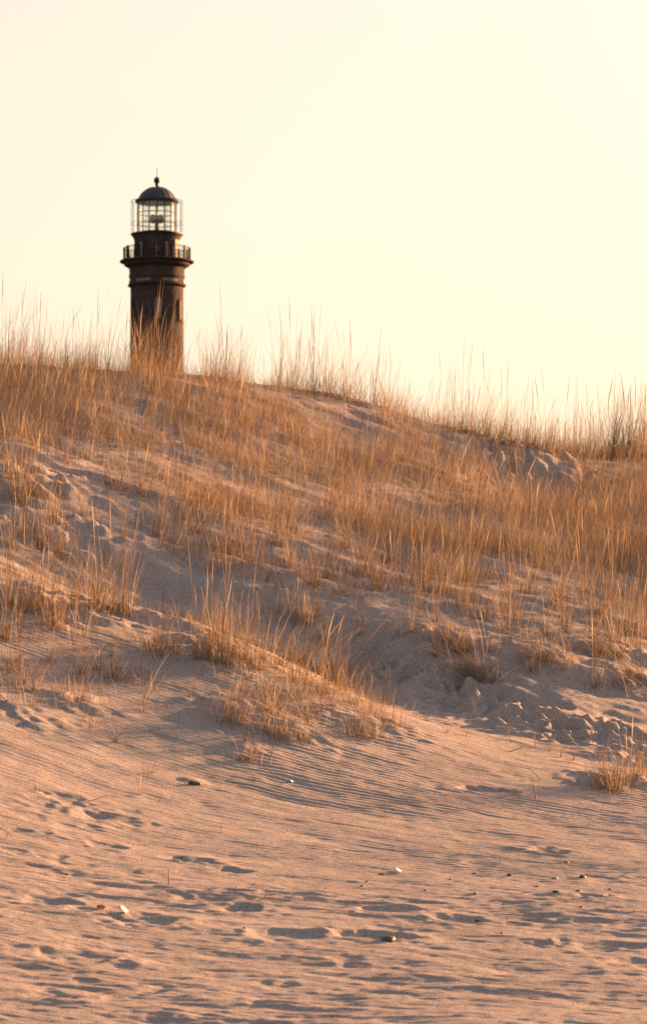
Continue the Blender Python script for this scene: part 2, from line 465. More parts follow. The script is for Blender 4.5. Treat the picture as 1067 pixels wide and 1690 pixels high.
dens = np.where(ridge, dens * (.12 + .5 * sstep(-.1, .3, fbm(px / .7, py / 1.2, 91, 2)) + .35 * (pu < 150) + .45 * sstep(560, 680, pu)), dens)
for gu, gw in ((190, 30), (325, 25), (428, 30), (605, 35)):
    dens *= 1 - 0.85 * np.exp(-((pu - gu) / gw) ** 2) * sstep(59.3, 60.3, py)
keep = rng.random(N) < np.clip(dens, 0, 1) * 0.43
cx, cy = px[keep], py[keep]
nb = rng.integers(2, 7, len(cx))
bxx = np.repeat(cx, nb) + rng.normal(0, .045, nb.sum()); byy = np.repeat(cy, nb) + rng.normal(0, .045, nb.sum())
order = np.arange(len(bxx))
print('field blades', len(order))
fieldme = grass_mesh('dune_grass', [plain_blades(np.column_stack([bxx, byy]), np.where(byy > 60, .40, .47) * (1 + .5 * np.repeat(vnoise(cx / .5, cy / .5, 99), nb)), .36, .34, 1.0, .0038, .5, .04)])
tag(link('dune_grass', fieldme), 'dense dry golden beach grass covering the dune face and ridge', 'grass', None, 'stuff')

# ---- fine low stems and dead mat between the tufts
N2 = 34000
qx = rng.uniform(-5.8, 5.8, N2); qy = rng.uniform(42.5, 62, N2); qz = base_h(qx, qy); qu, qv = uv(qx, qy, qz)
lim = np.interp(qu, [-200, 0, 200, 450, 620, 700, 800, 1067, 1300], [1215, 1200, 1190, 1225, 1215, 1060, 1080, 1130, 1140])
st = fbm(qx / .9 + qy * .35, qy / .35 + qx * .3, 103, 3)
kq = rng.random(N2) < .6 * (1 - sstep(-60, 10, qv - lim)) * sstep(-.02, .30, st) * np.where((qv > 890) & (qv < 1000) & (qu > 170) & (qu < 380), .15, 1)
qx, qy = np.repeat(qx[kq], 4) + rng.normal(0, .06, 4 * kq.sum()), np.repeat(qy[kq], 4) + rng.normal(0, .05, 4 * kq.sum())
k = len(qx); print('low stems', k)
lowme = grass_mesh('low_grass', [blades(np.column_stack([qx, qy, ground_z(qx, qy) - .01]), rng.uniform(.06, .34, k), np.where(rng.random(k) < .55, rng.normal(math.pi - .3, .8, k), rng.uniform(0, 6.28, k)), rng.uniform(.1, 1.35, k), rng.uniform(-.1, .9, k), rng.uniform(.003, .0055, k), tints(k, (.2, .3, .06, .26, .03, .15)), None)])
tag(link('low_grass', lowme), 'fine low brown stems and dead straw between the grass tufts', 'grass', None, 'stuff')

# ---- separate tufts
def placed(name, me, x, y, z):
    o = link(name, me); o.location = (x, y, z); return o

def tuft(u, v, label, group, n=40, h=.65, spread=.10, lean=None, curl=.5, tilt=.22, width=.0058, stalks=.06, windy=.5, name='grass_tuft', p=None, xyz=None):
    dens = 'wispy' if n < 15 else 'thin' if n < 30 else 'full' if n < 55 else 'thick'
    size = 'tiny' if h < .22 else 'short' if h < .42 else 'knee-high' if h < .68 else 'tall'
    label = '%s %s %s' % (size, dens, label)
    if n < 15: spread = min(spread, .012)
    if not xyz: n = int(n * 1.25); h *= .98; width *= .85
    x, y, z = xyz if xyz else at(u, v)
    r = np.abs(rng.normal(0, 1, n)); a = rng.uniform(0, 2 * np.pi, n)
    bxy = np.column_stack([x + spread * r * np.cos(a) * 1.2, y + spread * r * np.sin(a)])
    zz = ground_z(bxy[:, 0], bxy[:, 1]) - .02
    L = h * np.clip(rng.normal(.9, .25, n), .3, 1.5)
    out = np.arctan2(bxy[:, 1] - y, bxy[:, 0] - x)
    az = np.where(rng.random(n) < windy, WIND + rng.normal(0, .9, n), out + rng.normal(0, .5, n))
    tl = np.abs(rng.normal(0, tilt, n)); cu = np.abs(rng.normal(0, curl, n))
    sh = rng.random(n) < stalks
    tl = np.where(sh, tl * .4, tl); cu = np.where(sh, cu * .3, cu); L = np.where(sh, L * 1.35, L)
    if lean is not None:       # wind-flattened: (azimuth, tilt)
        az = np.where(rng.random(n) < .85, lean[0] + rng.normal(0, .35, n), az)
        tl = np.where(rng.random(n) < .85, lean[1] + rng.normal(0, .22, n), tl)
        cu = np.abs(cu) * .5 + .15
    br = (rng.random(n) < .08) & ~sh
    cu = np.where(br, rng.uniform(1.3, 2.5, n), cu)
    base = np.column_stack([bxy[:, 0] - x, bxy[:, 1] - y, zz - z])
    k = int(n * .8)
    r2 = np.abs(rng.normal(0, 1.3, k)); a2 = rng.uniform(0, 2 * np.pi, k)
    sx = x + spread * r2 * np.cos(a2) * 1.3; sy = y + spread * r2 * np.sin(a2)
    skirt = blades(np.column_stack([sx - x, sy - y, ground_z(sx, sy) - .01 - z]), h * rng.uniform(.18, .5, k), np.where(rng.random(k) < .6, math.pi - .2 + rng.normal(0, .9, k), a2), rng.uniform(.5, 1.35, k), rng.uniform(-.2, .7, k), width * rng.uniform(.7, 1.2, k), tints(k, (.2, .28, .06, .28, .03, .15)), None)
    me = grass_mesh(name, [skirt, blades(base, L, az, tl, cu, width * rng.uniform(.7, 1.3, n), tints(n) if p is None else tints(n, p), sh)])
    return tag(placed(name, me, x, y, z), label, 'grass', group)

# ------------------------------------------------------------------ lighthouse
LY = 240.0; LU = 259.0; PXM = F / LY
LX = (LU - CX) * LY / F
LZ0 = 3.0
def lz(v): return CZ + (HZ - v) / PXM - LZ0        # height above the tower foot
def lr(p): return p / PXM

M_BRICK = mat_brick()
M_STONE = mat_simple('weathered_stone', (0.045, 0.034, 0.030), .9, .3, 3, 0, .08)
M_IRON = mat_simple('painted_iron', (0.014, 0.014, 0.015), .6, .3, 4, 0, .15)
M_DOME = mat_simple('lead_roof', (0.04, 0.046, 0.052), .5, .3, 3)
M_PALE = mat_simple('pale_frame', (0.12, 0.115, 0.11), .7, .15, 6)
M_DARK = mat_simple('dark_window_glass', (0.012, 0.013, 0.016), .6, .1, 6, 0, .05)
M_LAMP = mat_simple('brass_lens_housing', (0.20, 0.15, 0.12), .35, .2, 9, .4)
M_GLASS = mat_glass()

light = bpy.data.objects.new('lighthouse', None); COL.objects.link(light)
light.location = (LX, LY, LZ0); light.empty_display_size = 2
tag(light, 'dark brick lighthouse with glazed lantern and domed roof behind the dune', 'lighthouse')

def lathe(name, prof, mat, parent, seg=64, smooth=True, cap=True):
    bm = bmesh.new(); rings = []
    for (r, z) in prof:
        rings.append([bm.verts.new((r * math.cos(2 * math.pi * k / seg), r * math.sin(2 * math.pi * k / seg), z)) for k in range(seg)])
    for a, b in zip(rings[:-1], rings[1:]):
        for k in range(seg):
            f = bm.faces.new((a[k], a[(k + 1) % seg], b[(k + 1) % seg], b[k])); f.smooth = smooth
    if cap:
        bm.faces.new(rings[0][::-1]); bm.faces.new(rings[-1])
    me = bpy.data.meshes.new(name); bm.to_mesh(me); bm.free()
    try: me.set_sharp_from_angle(angle=R(35))
    except Exception: pass
    return link(name, me, mat, parent)

def boxmesh(name, sx, sy, sz, bev=0.0):
    bm = bmesh.new(); bmesh.ops.create_cube(bm, size=1)
    bmesh.ops.scale(bm, vec=(sx, sy, sz), verts=bm.verts)
    if bev: bmesh.ops.bevel(bm, geom=bm.edges[:], offset=bev, segments=1, affect='EDGES')
    me = bpy.data.meshes.new(name); bm.to_mesh(me); bm.free(); return me

def rodmesh(name, r, h, seg=8):
    bm = bmesh.new(); bmesh.ops.create_cone(bm, cap_ends=True, segments=seg, radius1=r, radius2=r, depth=h)
    for f in bm.faces: f.smooth = len(f.verts) == 4
    me = bpy.data.meshes.new(name); bm.to_mesh(me); bm.free(); return me

def torus(name, R0, r, z, mat, parent, seg=64, sub=8):
    prof = [(R0 + r * math.cos(2 * math.pi * k / sub), z + r * math.sin(2 * math.pi * k / sub)) for k in range(sub + 1)]
    return lathe(name, prof, mat, parent, seg, True, False)

rb = lr(44)
# shaft (below the gallery), string courses and cornice
lathe('tower_wall', [(rb * 1.32, 0.0), (rb * 1.22, 6), (rb * 1.06, 18), (lr(44.4), lz(610)), (lr(43.6), lz(475))], M_BRICK, light)
lathe('string_course', [(lr(43.8), lz(475)), (lr(46), lz(474)), (lr(48), lz(472.5)), (lr(48), lz(470.5)), (lr(45.5), lz(469))], M_STONE, light)
lathe('frieze', [(lr(44.6), lz(469)), (lr(44.6), lz(461)), (lr(46.2), lz(459)), (lr(46.2), lz(455)), (lr(45.4), lz(453)), (lr(45.8), lz(443))], M_BRICK, light)
lathe('cornice', [(lr(46.5), lz(443)), (lr(49.5), lz(441.5)), (lr(51), lz(440)), (lr(54), lz(438.8)), (lr(54.5), lz(434.6))], M_STONE, light)
lathe('gallery_floor', [(lr(56), lz(434.6)), (lr(61), lz(433.4)), (lr(61), lz(431)), (lr(58), lz(430.2))], M_STONE, light)
# gallery railing
pm = boxmesh('railing_post', lr(3.4), lr(3.4), lr(22), lr(.4))
for k in range(12):
    a = 2 * math.pi * (k) / 12
    o = link('railing_post', pm, M_IRON, light); o.location = (lr(54) * math.cos(a), lr(54) * math.sin(a), lz(419.4)); o.rotation_euler.z = a
bm_ = rodmesh('baluster', lr(.45), lr(19), 6)
for k in range(60):
    if k % 5 == 0: continue
    a = 2 * math.pi * k / 60
    o = link('baluster', bm_, M_IRON, light); o.location = (lr(54) * math.cos(a), lr(54) * math.sin(a), lz(420.4))
for v in (410, 417, 424): torus('handrail', lr(54), lr(.75 if v == 410 else .45), lz(v), M_IRON, light)
# watch room
wr = lr(38)
lathe('watch_room_wall', [(wr, lz(430.2)), (wr * .985, lz(399)), (wr * 1.0, lz(395)), (wr * 1.06, lz(391)), (wr * 1.10, lz(389))], M_BRICK, light)
lathe('lantern_gallery', [(lr(41), lz(389)), (lr(43.2), lz(388.2)), (lr(43.2), lz(386.4)), (lr(41), lz(385.8))], M_IRON, light)

def on_wall(name, r, ang, v0, v1, wpx, thick, mat, parent, arch=False, proud=.02):
    """slab on the round wall: ang in degrees from straight at the camera, positive to the right"""
    w = lr(wpx); z0, z1 = lz(v1), lz(v0); hgt = z1 - z0
    bm = bmesh.new(); pts = [(-w / 2, 0), (w / 2, 0)]
    if arch:
        pts += [(w / 2 * math.cos(t), hgt - w / 2 + w / 2 * math.sin(t)) for t in np.linspace(0, math.pi, 11)]
    else:
        pts += [(w / 2, hgt), (-w / 2, hgt)]
    f = bm.faces.new([bm.verts.new((p[0], 0, p[1])) for p in pts])
    e = bmesh.ops.extrude_face_region(bm, geom=[f])
    bmesh.ops.translate(bm, vec=(0, thick, 0), verts=[g for g in e['geom'] if isinstance(g, bmesh.types.BMVert)])
    bmesh.ops.recalc_face_normals(bm, faces=bm.faces)
    me = bpy.data.meshes.new(name); bm.to_mesh(me); bm.free()
    a = R(ang)
    o = link(name, me, mat, parent)
    q = r * math.cos(math.asin(min(.99, w / 2 / r))) + proud
    o.location = (q * math.sin(a), -q * math.cos(a), z0)
    o.rotation_euler.z = a
    return o

def window(ang, v0, v1, wpx, r, pane_mat, frame_mat, lintel=False):
    w = on_wall('window', r, ang, v0, v1, wpx, .30, frame_mat, light, True, .05)
    p = on_wall('pane', r, ang, v0 + 1.6, v1 - 1.6, wpx - 3.2, .05, pane_mat, None, True, .07)
    p.parent = w; p.matrix_parent_inverse = (Matrix.Translation(w.location) @ Matrix.Rotation(w.rotation_euler.z, 4, 'Z')).inverted()
    on_wall('window_sill', r, ang, v1, v1 + 2, wpx + 4, .34, M_STONE, light, False, .10)
    return w
window(5, 496, 531, 13, rb, M_PALE, M_PALE)
window(62, 496, 531, 11, rb, M_DARK, M_STONE)
window(-62, 496, 531, 11, rb, M_DARK, M_STONE)
window(118, 496, 531, 11, rb, M_DARK, M_STONE); window(178, 496, 531, 11, rb, M_DARK, M_STONE); window(-118, 496, 531, 11, rb, M_DARK, M_STONE)
def wall_band(name, r, ang, v0, v1, wpx, out, mat):
    """curved slab hugging the round wall"""
    half = wpx / 2 / (r * PXM); bm = bmesh.new(); rows = []
    for t in np.linspace(R(ang) - half, R(ang) + half, 9):
        rows.append([bm.verts.new((q * math.sin(t), -q * math.cos(t), z)) for q, z in ((r - .1, lz(v1)), (r + out, lz(v1)), (r + out, lz(v0)), (r - .1, lz(v0)))])
    for A_, B_ in zip(rows[:-1], rows[1:]):
        for k in range(4): bm.faces.new((A_[k], A_[(k + 1) % 4], B_[(k + 1) % 4], B_[k]))
    bm.faces.new(rows[0]); bm.faces.new(rows[-1][::-1]); bmesh.ops.recalc_face_normals(bm, faces=bm.faces)
    me = bpy.data.meshes.new(name); bm.to_mesh(me); bm.free()
    return link(name, me, mat, light)
for a in (-28, 32, 92, 152, -88, -148):
    wall_band('stone_panel', lr(44.6), a, 464, 468.3, 27, .05, M_PALE)
# watch room doorway and small windows
for a, w in ((27, 5), (-40, 5), (150, 5), (-130, 5)):
    on_wall('slit_window', wr, a, 404, 427, w, .25, M_LAMP, light, False, .04)
dr_ = on_wall('door', wr, 64, 398, 428, 15, .2, M_PALE, light, False, .05)
# lantern
gr = lr(32.5)
mm = boxmesh('mullion', lr(.9), lr(1.0), lr(51))
for k in range(16):
    a = 2 * math.pi * k / 16 + .06
    o = link('mullion', mm, M_IRON, light); o.location = (gr * math.cos(a), gr * math.sin(a), lz(360.4)); o.rotation_euler.z = a
for v in (352.5, 370): torus('glazing_bar', gr, lr(.8), lz(v), M_IRON, light, 48, 6)
pw = 2 * gr * math.sin(math.pi / 16) * .9
for v0, v1 in ((336, 351.5), (353.5, 369), (371, 385.5)):
    pme = boxmesh('pane', .008, pw, lr(v1 - v0))
    for k in range(16):
        a = 2 * math.pi * (k + .5) / 16 + .06
        q = gr * math.cos(math.pi / 16)
        o = link('pane', pme, M_GLASS, light); o.location = (q * math.cos(a), q * math.sin(a), lz((v0 + v1) / 2)); o.rotation_euler.z = a
torus('sill_ring', gr, lr(1.4), lz(385.2), M_IRON, light)
# outer safety rods of the lantern gallery
om = rodmesh('stanchion', lr(.42), lr(55), 6)
for k in range(16):
    a = 2 * math.pi * k / 16
    o = link('stanchion', om, M_IRON, light); o.location = (lr(42.3) * math.cos(a), lr(42.3) * math.sin(a), lz(359.2))
for v in (332, 369): torus('guard_ring', lr(42.3), lr(.38), lz(v), M_IRON, light, 64, 6)
# roof
rf = lathe('lantern_roof', [(lr(33), lz(336)), (lr(35.5), lz(334)), (lr(36.5), lz(331.5)), (lr(34.5), lz(330)), (lr(30.5), lz(328.6)), (lr(28.5), lz(325)), (lr(25), lz(319.5)), (lr(20), lz(315)), (lr(14), lz(311.6)), (lr(8), lz(309.6)), (lr(4), lz(308.6))], M_DOME, light)
lathe('finial', [(lr(4), lz(309)), (lr(3), lz(306)), (lr(2.8), lz(303)), (lr(4.2), lz(301.5)), (lr(5.2), lz(298)), (lr(4.4), lz(294.6)), (lr(2), lz(292.6)), (lr(.7), lz(291.6))], M_IRON, rf, 24)
ro = link('lightning_rod', rodmesh('lightning_rod', lr(.5), lr(16), 6), M_IRON, rf); ro.location = (0, 0, lz(284.5))
for k in range(16):
    a = 2 * math.pi * k / 16 + .06
    prof = [(36.2, 331.3), (30.7, 328.2), (28.7, 324.6), (25.2, 319.2), (20.1, 314.6), (14.1, 311.2), (8, 309.2)]
    bm = bmesh.new(); vs = []
    for (r_, v_) in prof:
        vs.append([bm.verts.new((lr(r_ + .4), s_ * lr(.45), lz(v_ - .3))) for s_ in (-1, 1)] + [bm.verts.new((lr(r_ - 1.5), s_ * lr(.45), lz(v_ + 1.2))) for s_ in (1, -1)])
    for A_, B_ in zip(vs[:-1], vs[1:]):
        for j in range(4): bm.faces.new((A_[j], A_[(j + 1) % 4], B_[(j + 1) % 4], B_[j]))
    bm.faces.new(vs[0]); bm.faces.new(vs[-1][::-1])
    bmesh.ops.recalc_face_normals(bm, faces=bm.faces)
    me = bpy.data.meshes.new('roof_rib'); bm.to_mesh(me); bm.free()
    o = link('roof_rib', me, M_DOME, rf); o.rotation_euler.z = a
# optic: pedestal and two bull's-eye drums
lp = lathe('lamp_pedestal', [(lr(6.5), lz(386)), (lr(5.2), lz(382)), (lr(3.6), lz(376)), (lr(3.4), lz(368))], M_IRON, light, 20)
for s_ in (-1, 1):
    o = lathe('lens_drum', [(lr(1.5), lr(-5)), (lr(5.4), lr(-4.6)), (lr(7.4), lr(-2.5)), (lr(7.4), lr(2.5)), (lr(5.4), lr(4.6)), (lr(1.5), lr(5))], M_LAMP, light, 24)
    o.location = (s_ * lr(6), 0, lz(361.5)); o.rotation_euler = (R(90), 0, R(25 * s_))
    i = lathe('lens', [(lr(.5), lr(5.6)), (lr(2.6), lr(5.4)), (lr(3.6), lr(4.6)), (lr(3.6), lr(4))], M_PALE, o, 20)
o = lathe('lamp_hanger', [(lr(1.6), lz(354)), (lr(1.0), lz(346)), (lr(2.4), lz(342)), (lr(1.2), lz(336))], M_LAMP, light, 12)

# ------------------------------------------------------------------ grass tufts, one by one
G_R = 'grass tufts along the dune ridge'
G_H = 'grass tufts on the low hummock'
G_S = 'grass tufts on the shaded slope'
G_A = 'sparse shoots on the rippled apron'
G_T = 'grass tufts around the trampled hollow'
def ridge_pt(u):
    ys = np.linspace(56, 68, 500); xs = (u - CX) * ys / F; zz = height(xs, ys)
    k = int(np.argmax((zz - CZ) / ys)); return float(xs[k]), float(ys[k]) - .15, float(zz[k])
# ridge: the dense one before the tower first
for du, n, h in ((-26, 90, .78), (0, 150, .95), (26, 90, .8)):
    x, y, z = ridge_pt(258 + du); y -= .7
    tuft(0, 0, 'golden grass clump on the ridge directly before the lighthouse' , G_R, n, h, .17, stalks=.07, curl=.45, tilt=.2, width=.0046, xyz=(x, y, float(height(x, y)[0])))
for (u, n, h) in [(12, 60, 1.05), (40, 50, .95), (70, 55, .95), (105, 45, .85), (140, 55, .9), (178, 14, 1.3), (190, 30, .8), (352, 60, .9), (372, 70, 1.0), (395, 40, .8), (462, 50, .85), (488, 75, 1.05), (515, 60, .95), (545, 45, 1.05), (575, 60, .9),
                  (612, 45, .85), (640, 40, .8), (735, 60, .95), (765, 50, 1.1), (800, 60, .9), (832, 60, .95), (868, 50, .9), (905, 55, .95), (945, 60, 1.0), (975, 55, .95)]:
    x, y, z = ridge_pt(u)
    where = 'on the highest stretch of ridge' if u < 150 else 'on the ridge flanking the lighthouse tower' if u < 440 else 'on the bare sandy edge of the ridge' if u < 660 else 'on the ridge behind the blowout of bare sand'
    tuft(0, 0, 'grass tuft against the sky ' + where, G_R, n, h * (.85 if 60 < u < 450 else .95), .13, stalks=.12, curl=.38, tilt=.17, xyz=(x, y, z), width=.0046)
for u in (1005, 1035, 1062):
    x, y, z = ridge_pt(u); y -= .4
    tuft(0, 0, 'bushy brown grass tuft on the ridge beside the bare sand blowout', G_R, 170, 1.05, .2, stalks=.06, curl=.45, tilt=.2, xyz=(x, y, float(height(x, y)[0])), p=(.25, .27, .08, .26, .02, .12))
# hummock
for (u, v, n, h) in [(345, 1085, 70, .75), (375, 1095, 80, .80), (405, 1088, 70, .72), (355, 1060, 50, .7), (430, 1105, 45, .6)]:
    tuft(u, v, 'upright grass clump crowning the low hummock', G_H, n, h, .13, curl=.45)
for (u, v) in [(462, 1095), (490, 1092), (520, 1108), (548, 1122)]:
    tuft(u, v, 'wind-combed grass clump drooping down the shoulder of the hummock', G_H, 80, .6, .14, lean=(-.3, .85), curl=.7)
for (u, v, n, h) in [(375, 1190, 40, .5), (392, 1196, 35, .45), (450, 1180, 30, .62), (440, 1210, 45, .42), (470, 1216, 40, .36), (500, 1222, 36, .3), (590, 1215, 50, .4), (615, 1218, 40, .34), (545, 1165, 26, .5), (420, 1252, 22, .3), (430, 1150, 26, .5)]:
    tuft(u, v, 'ragged grass tuft at the front foot of the hummock', G_H, n, h, .1, curl=.6, tilt=.35)
for (u, v, n, h) in [(252, 1075, 34, .5), (265, 1085, 26, .5), (275, 1070, 20, .6), (290, 1170 - 90, 14, .5)]:
    tuft(u, v, 'loose spreading grass tuft on the bare crest beside the hummock clump', G_H, n, h, .08, curl=.6, tilt=.4)
for (u, v, n, h) in [(10, 1055, 50, .75), (45, 1010, 60, .8), (85, 1030, 60, .7), (95, 1040, 40, .6), (60, 1000, 40, .7), (145, 1050, 22, .75), (120, 1005, 46, .7), (160, 1010, 60, .7), (180, 1008, 40, .85), (200, 1010, 34, .9), (150, 985, 30, .7), (215, 1018, 12, .8), (20, 1000, 50, .8)]:
    tuft(u, v, 'golden grass tuft on the sunlit rim of the sand hollow', G_H, n, h, .11, curl=.5)
for (u, v, n, h) in [(40, 1130, 14, .55), (105, 1145, 20, .35), (125, 1120, 18, .45), (165, 1105, 24, .4), (185, 1120, 22, .4), (125, 1160, 26, .3), (60, 1140, 14, .5), (155, 1200, 16, .3), (190, 1225, 12, .25), (235, 1175, 9, .6), (55, 1165, 20, .3), (10, 1110, 18, .5)]:
    tuft(u, v, 'broken grass shoots on the lit slope below the hollow', G_H, n, h, .1, curl=.6, tilt=.45)
for (u, v, n, h) in [(500, 1128, 46, .5), (530, 1145, 50, .5), (560, 1140, 46, .45), (585, 1160, 40, .4), (545, 1130, 40, .5), (610, 1178, 36, .4), (640, 1195, 30, .4), (480, 1150, 30, .5), (515, 1175, 24, .4), (660, 1200, 16, .3)]:
    tuft(u, v, 'reddish grass tuft along the crest between hummock and footprints', G_H, n, h, .12, curl=.6, tilt=.4, p=(.2, .32, .08, .28, .02, .1))
rs = random.Random(31)
for k in range(34):
    u = rs.uniform(0, 640); v = 1030 + u * .22 + rs.uniform(-30, 110)
    if v > 1235: continue
    tuft(u, v, 'scraggly straw tuft strewn over the hummock flank', G_H, rs.randint(8, 26), rs.uniform(.18, .45), .08, curl=.7, tilt=.5)
for k in range(34):
    u = rs.uniform(380, 1067); v = rs.uniform(930, 1060) + (u - 380) * .07
    tuft(u, v, 'scraggly straw tuft on the pale slope under the grass field', G_S, rs.randint(8, 28), rs.uniform(.2, .5), .08, curl=.6, tilt=.4)
# shaded slope on the left
for (u, v, n, h) in [(30, 830, 70, .7), (55, 815, 50, .6), (15, 790, 40, .6), (90, 860, 46, .5), (40, 880, 60, .55), (70, 900, 60, .5), (100, 915, 46, .5), (20, 905, 46, .5), (150, 760, 24, .5), (180, 800, 30, .5), (200, 812, 26, .55), (230, 815, 26, .55), (110, 760, 30, .5), (60, 745, 30, .5), (140, 850, 16, .5), (270, 870, 30, .55), (300, 860, 34, .6), (325, 880, 36, .55), (260, 885, 16, .5), (205, 890, 8, .6), (192, 940, 7, .8)]:
    tuft(u, v, 'brown grass tuft rooted in the shaded dune slope above the hollow', G_S, n, h, .1, curl=.5)
for (u, v, n, h) in [(372, 910, 50, .65), (400, 905, 40, .6), (415, 930, 34, .6), (460, 900, 40, .7), (480, 935, 40, .6), (515, 965, 40, .6), (540, 955, 40, .7), (440, 960, 12, .5), (600, 945, 46, .7), (570, 905, 50, .7), (640, 930, 40, .7), (700, 960, 46, .7), (735, 975, 40, .6), (760, 1000, 40, .6), (770, 960, 46, .7), (835, 1040, 30, .75), (840, 1010, 46, .7), (870, 980, 46, .7), (920, 1000, 50, .7), (960, 990, 40, .7), (690, 1005, 24, .5), (620, 970, 24, .5), (505, 1030, 34, .35), (495, 1020, 30, .4), (1000, 1010, 40, .6), (1040, 1030, 40, .6), (800, 1020, 20, .6), (720, 1025, 12, .5), (600, 1035, 9, .4)]:
    where = 'above the shaded hollow' if u < 500 else 'above the flattened reddish bundles' if u < 790 else 'above the drooping brown bundles'
    tuft(u, v, 'upright golden grass tuft below the grass field, ' + where, G_S, n, h, .1, curl=.45)
# around the trampled hollow
for (u, v) in [(770, 1070), (750, 1062), (800, 1120), (785, 1112)]:
    tuft(u, v, 'flattened reddish grass bundle lying above the trampled footprints', G_T, 90, .7, .14, lean=(math.pi - .2, 1.15), curl=.4, tilt=.5, p=(.2, .35, .05, .3, .0, .1))
for (u, v) in [(925, 1095), (900, 1088), (1040, 1130), (1055, 1120), (1000, 1075), (1030, 1085)]:
    tuft(u, v, 'drooping brown grass bundle on a small mound beside the footprints', G_T, 70, .6, .13, lean=(math.pi - .2, 1.0), curl=.5, tilt=.5)
for (u, v, n, h) in [(875, 1110, 24, .5), (900, 1050, 14, .5), (980, 1135, 26, .55), (1010, 1060, 40, .6), (1050, 1070, 36, .6), (980, 1050, 24, .5), (935, 1045, 24, .5), (1060, 1045, 40, .6), (812, 1128, 16, .35), (1030, 1010 + 40, 30, .6)]:
    tuft(u, v, 'grass tuft standing on the pale sand behind the footprints', G_T, n, h, .07, curl=.5)
for (u, v, n, h) in [(1000, 1300, 60, .42), (1015, 1306, 60, .48), (1040, 1292, 46, .5), (990, 1290, 30, .35), (1055, 1280, 40, .45)]:
    tuft(u, v, 'low spiky grass clump below the trampled path', G_T, n, h, .1, curl=.5, tilt=.45, windy=.2)
for (u, v, n, h) in [(905, 1240, 8, .3), (925, 1250, 10, .25), (945, 1255, 8, .25), (880, 1235, 8, .3), (770, 1215, 7, .3), (735, 1210, 9, .25), (835, 1255 - 40, 7, .35)]:
    tuft(u, v, 'shoots beside the trampled path', G_T, n, h, .08, curl=.5, tilt=.5)
# shoots on the apron
for (u, v, n, h) in [(253, 1276, 6, .28), (635, 1347, 7, .13), (232, 1310, 4, .25), (410, 1255, 20, .3), (395, 1255, 10, .2), (10, 1385, 3, .2), (65, 1305, 9, .2), (560, 1260, 4, .15), (670, 1245, 4, .2)]:
    tuft(u, v, 'clump of dry shoots alone on the rippled sand', G_A, n, h, .035, curl=.8, tilt=.5, width=.006)

# ------------------------------------------------------------------ litter, twigs, shells, pebbles
n = 1500
lx = rng.uniform(-5, 5, n); ly = rng.uniform(30, 54, n)
lyk = rng.random(n) < np.where(ly > 42, 1, .35); lx, ly = lx[lyk], ly[lyk]
zz = height(lx, ly) + .004
lit = blades(np.column_stack([lx, ly, zz]), rng.uniform(.05, .28, len(lx)), rng.uniform(0, 2 * np.pi, len(lx)), rng.uniform(1.2, 1.5, len(lx)), rng.uniform(-.1, .25, len(lx)), rng.uniform(.004, .007, len(lx)), tints(len(lx)), None)
tag(link('straw_litter', grass_mesh('straw_litter', [lit])), 'broken straw strewn over the sand', 'straw', None, 'stuff')

M_TWIG = mat_simple('grey_twig', (0.22, 0.13, 0.075), .8, .3, 30)
M_DPEB = mat_simple('dark_pebble', (0.06, 0.05, 0.047), .6, .4, 20)
M_RPEB = mat_simple('rust_pebble', (0.33, 0.13, 0.06), .6, .3, 20)
M_GPEB = mat_simple('grey_pebble', (0.26, 0.23, 0.21), .7, .3, 20)
M_SHELL = mat_simple('white_shell', (0.50, 0.47, 0.45), .6, .12, 40)
M_OSHELL = mat_simple('orange_shell', (0.42, 0.21, 0.12), .6, .2, 40)

def twig(u, v, pts, r, label):
    x, y, z = at(u, v)
    cu = bpy.data.curves.new('twig', 'CURVE'); cu.dimensions = '3D'; cu.bevel_depth = r; cu.bevel_resolution = 2
    sp = cu.splines.new('POLY'); sp.points.add(len(pts) - 1)
    for k, p in enumerate(pts):
        sp.points[k].co = (*p, 1); sp.points[k].radius = 1 - .65 * k / (len(pts) - 1)
    tmp = bpy.data.objects.new('twig_tmp', cu); COL.objects.link(tmp)
    dg = bpy.context.evaluated_depsgraph_get()
    me = bpy.data.meshes.new_from_object(tmp.evaluated_get(dg)); bpy.data.objects.remove(tmp)
    me.materials.clear(); me.materials.append(M_TWIG)
    for f in me.polygons: f.use_smooth = True
    o = link('twig', me); o.location = (x, y, z - .01)
    tag(o, label, 'twig')
twig(278, 1460, [(0, 0, -.02), (.005, 0, .06), (-.002, .01, .12), (.004, .01, .15)], .007, 'short stick standing upright in the scuffed beach sand')
twig(410, 1488, [(0, 0, 0), (.08, .02, .012), (.14, .03, .04), (.17, .03, .09), (.175, .03, .13)], .005, 'thin curved twig bending up from the scuffed beach sand')
twig(884, 1318, [(0, 0, -.02), (-.02, 0, .08), (-.035, .01, .16), (-.06, .02, .24)], .007, 'leaning bare twig on the ripples beside the long shadowed dent')
twig(893, 1288, [(0, 0, -.01), (-.04, 0, .05), (-.1, .02, .11), (-.16, .02, .15)], .006, 'short twig slanting low over the ripples below the path')
twig(945, 1335, [(0, 0, -.02), (.002, 0, .06), (0, .01, .1)], .004, 'tiny thin twig upright near the spiky grass clump')
twig(838, 1240, [(0, 0, 0), (.06, .03, .02), (.13, .05, .045), (.17, .06, .07)], .007, 'dark twig lying at the lower edge of the trampled path')
twig(128, 1325, [(0, 0, 0), (.1, .06, .02), (.2, .1, .05), (.3, .14, .09)], .005, 'pale bent stalk leaning over the footprints at the slope foot')

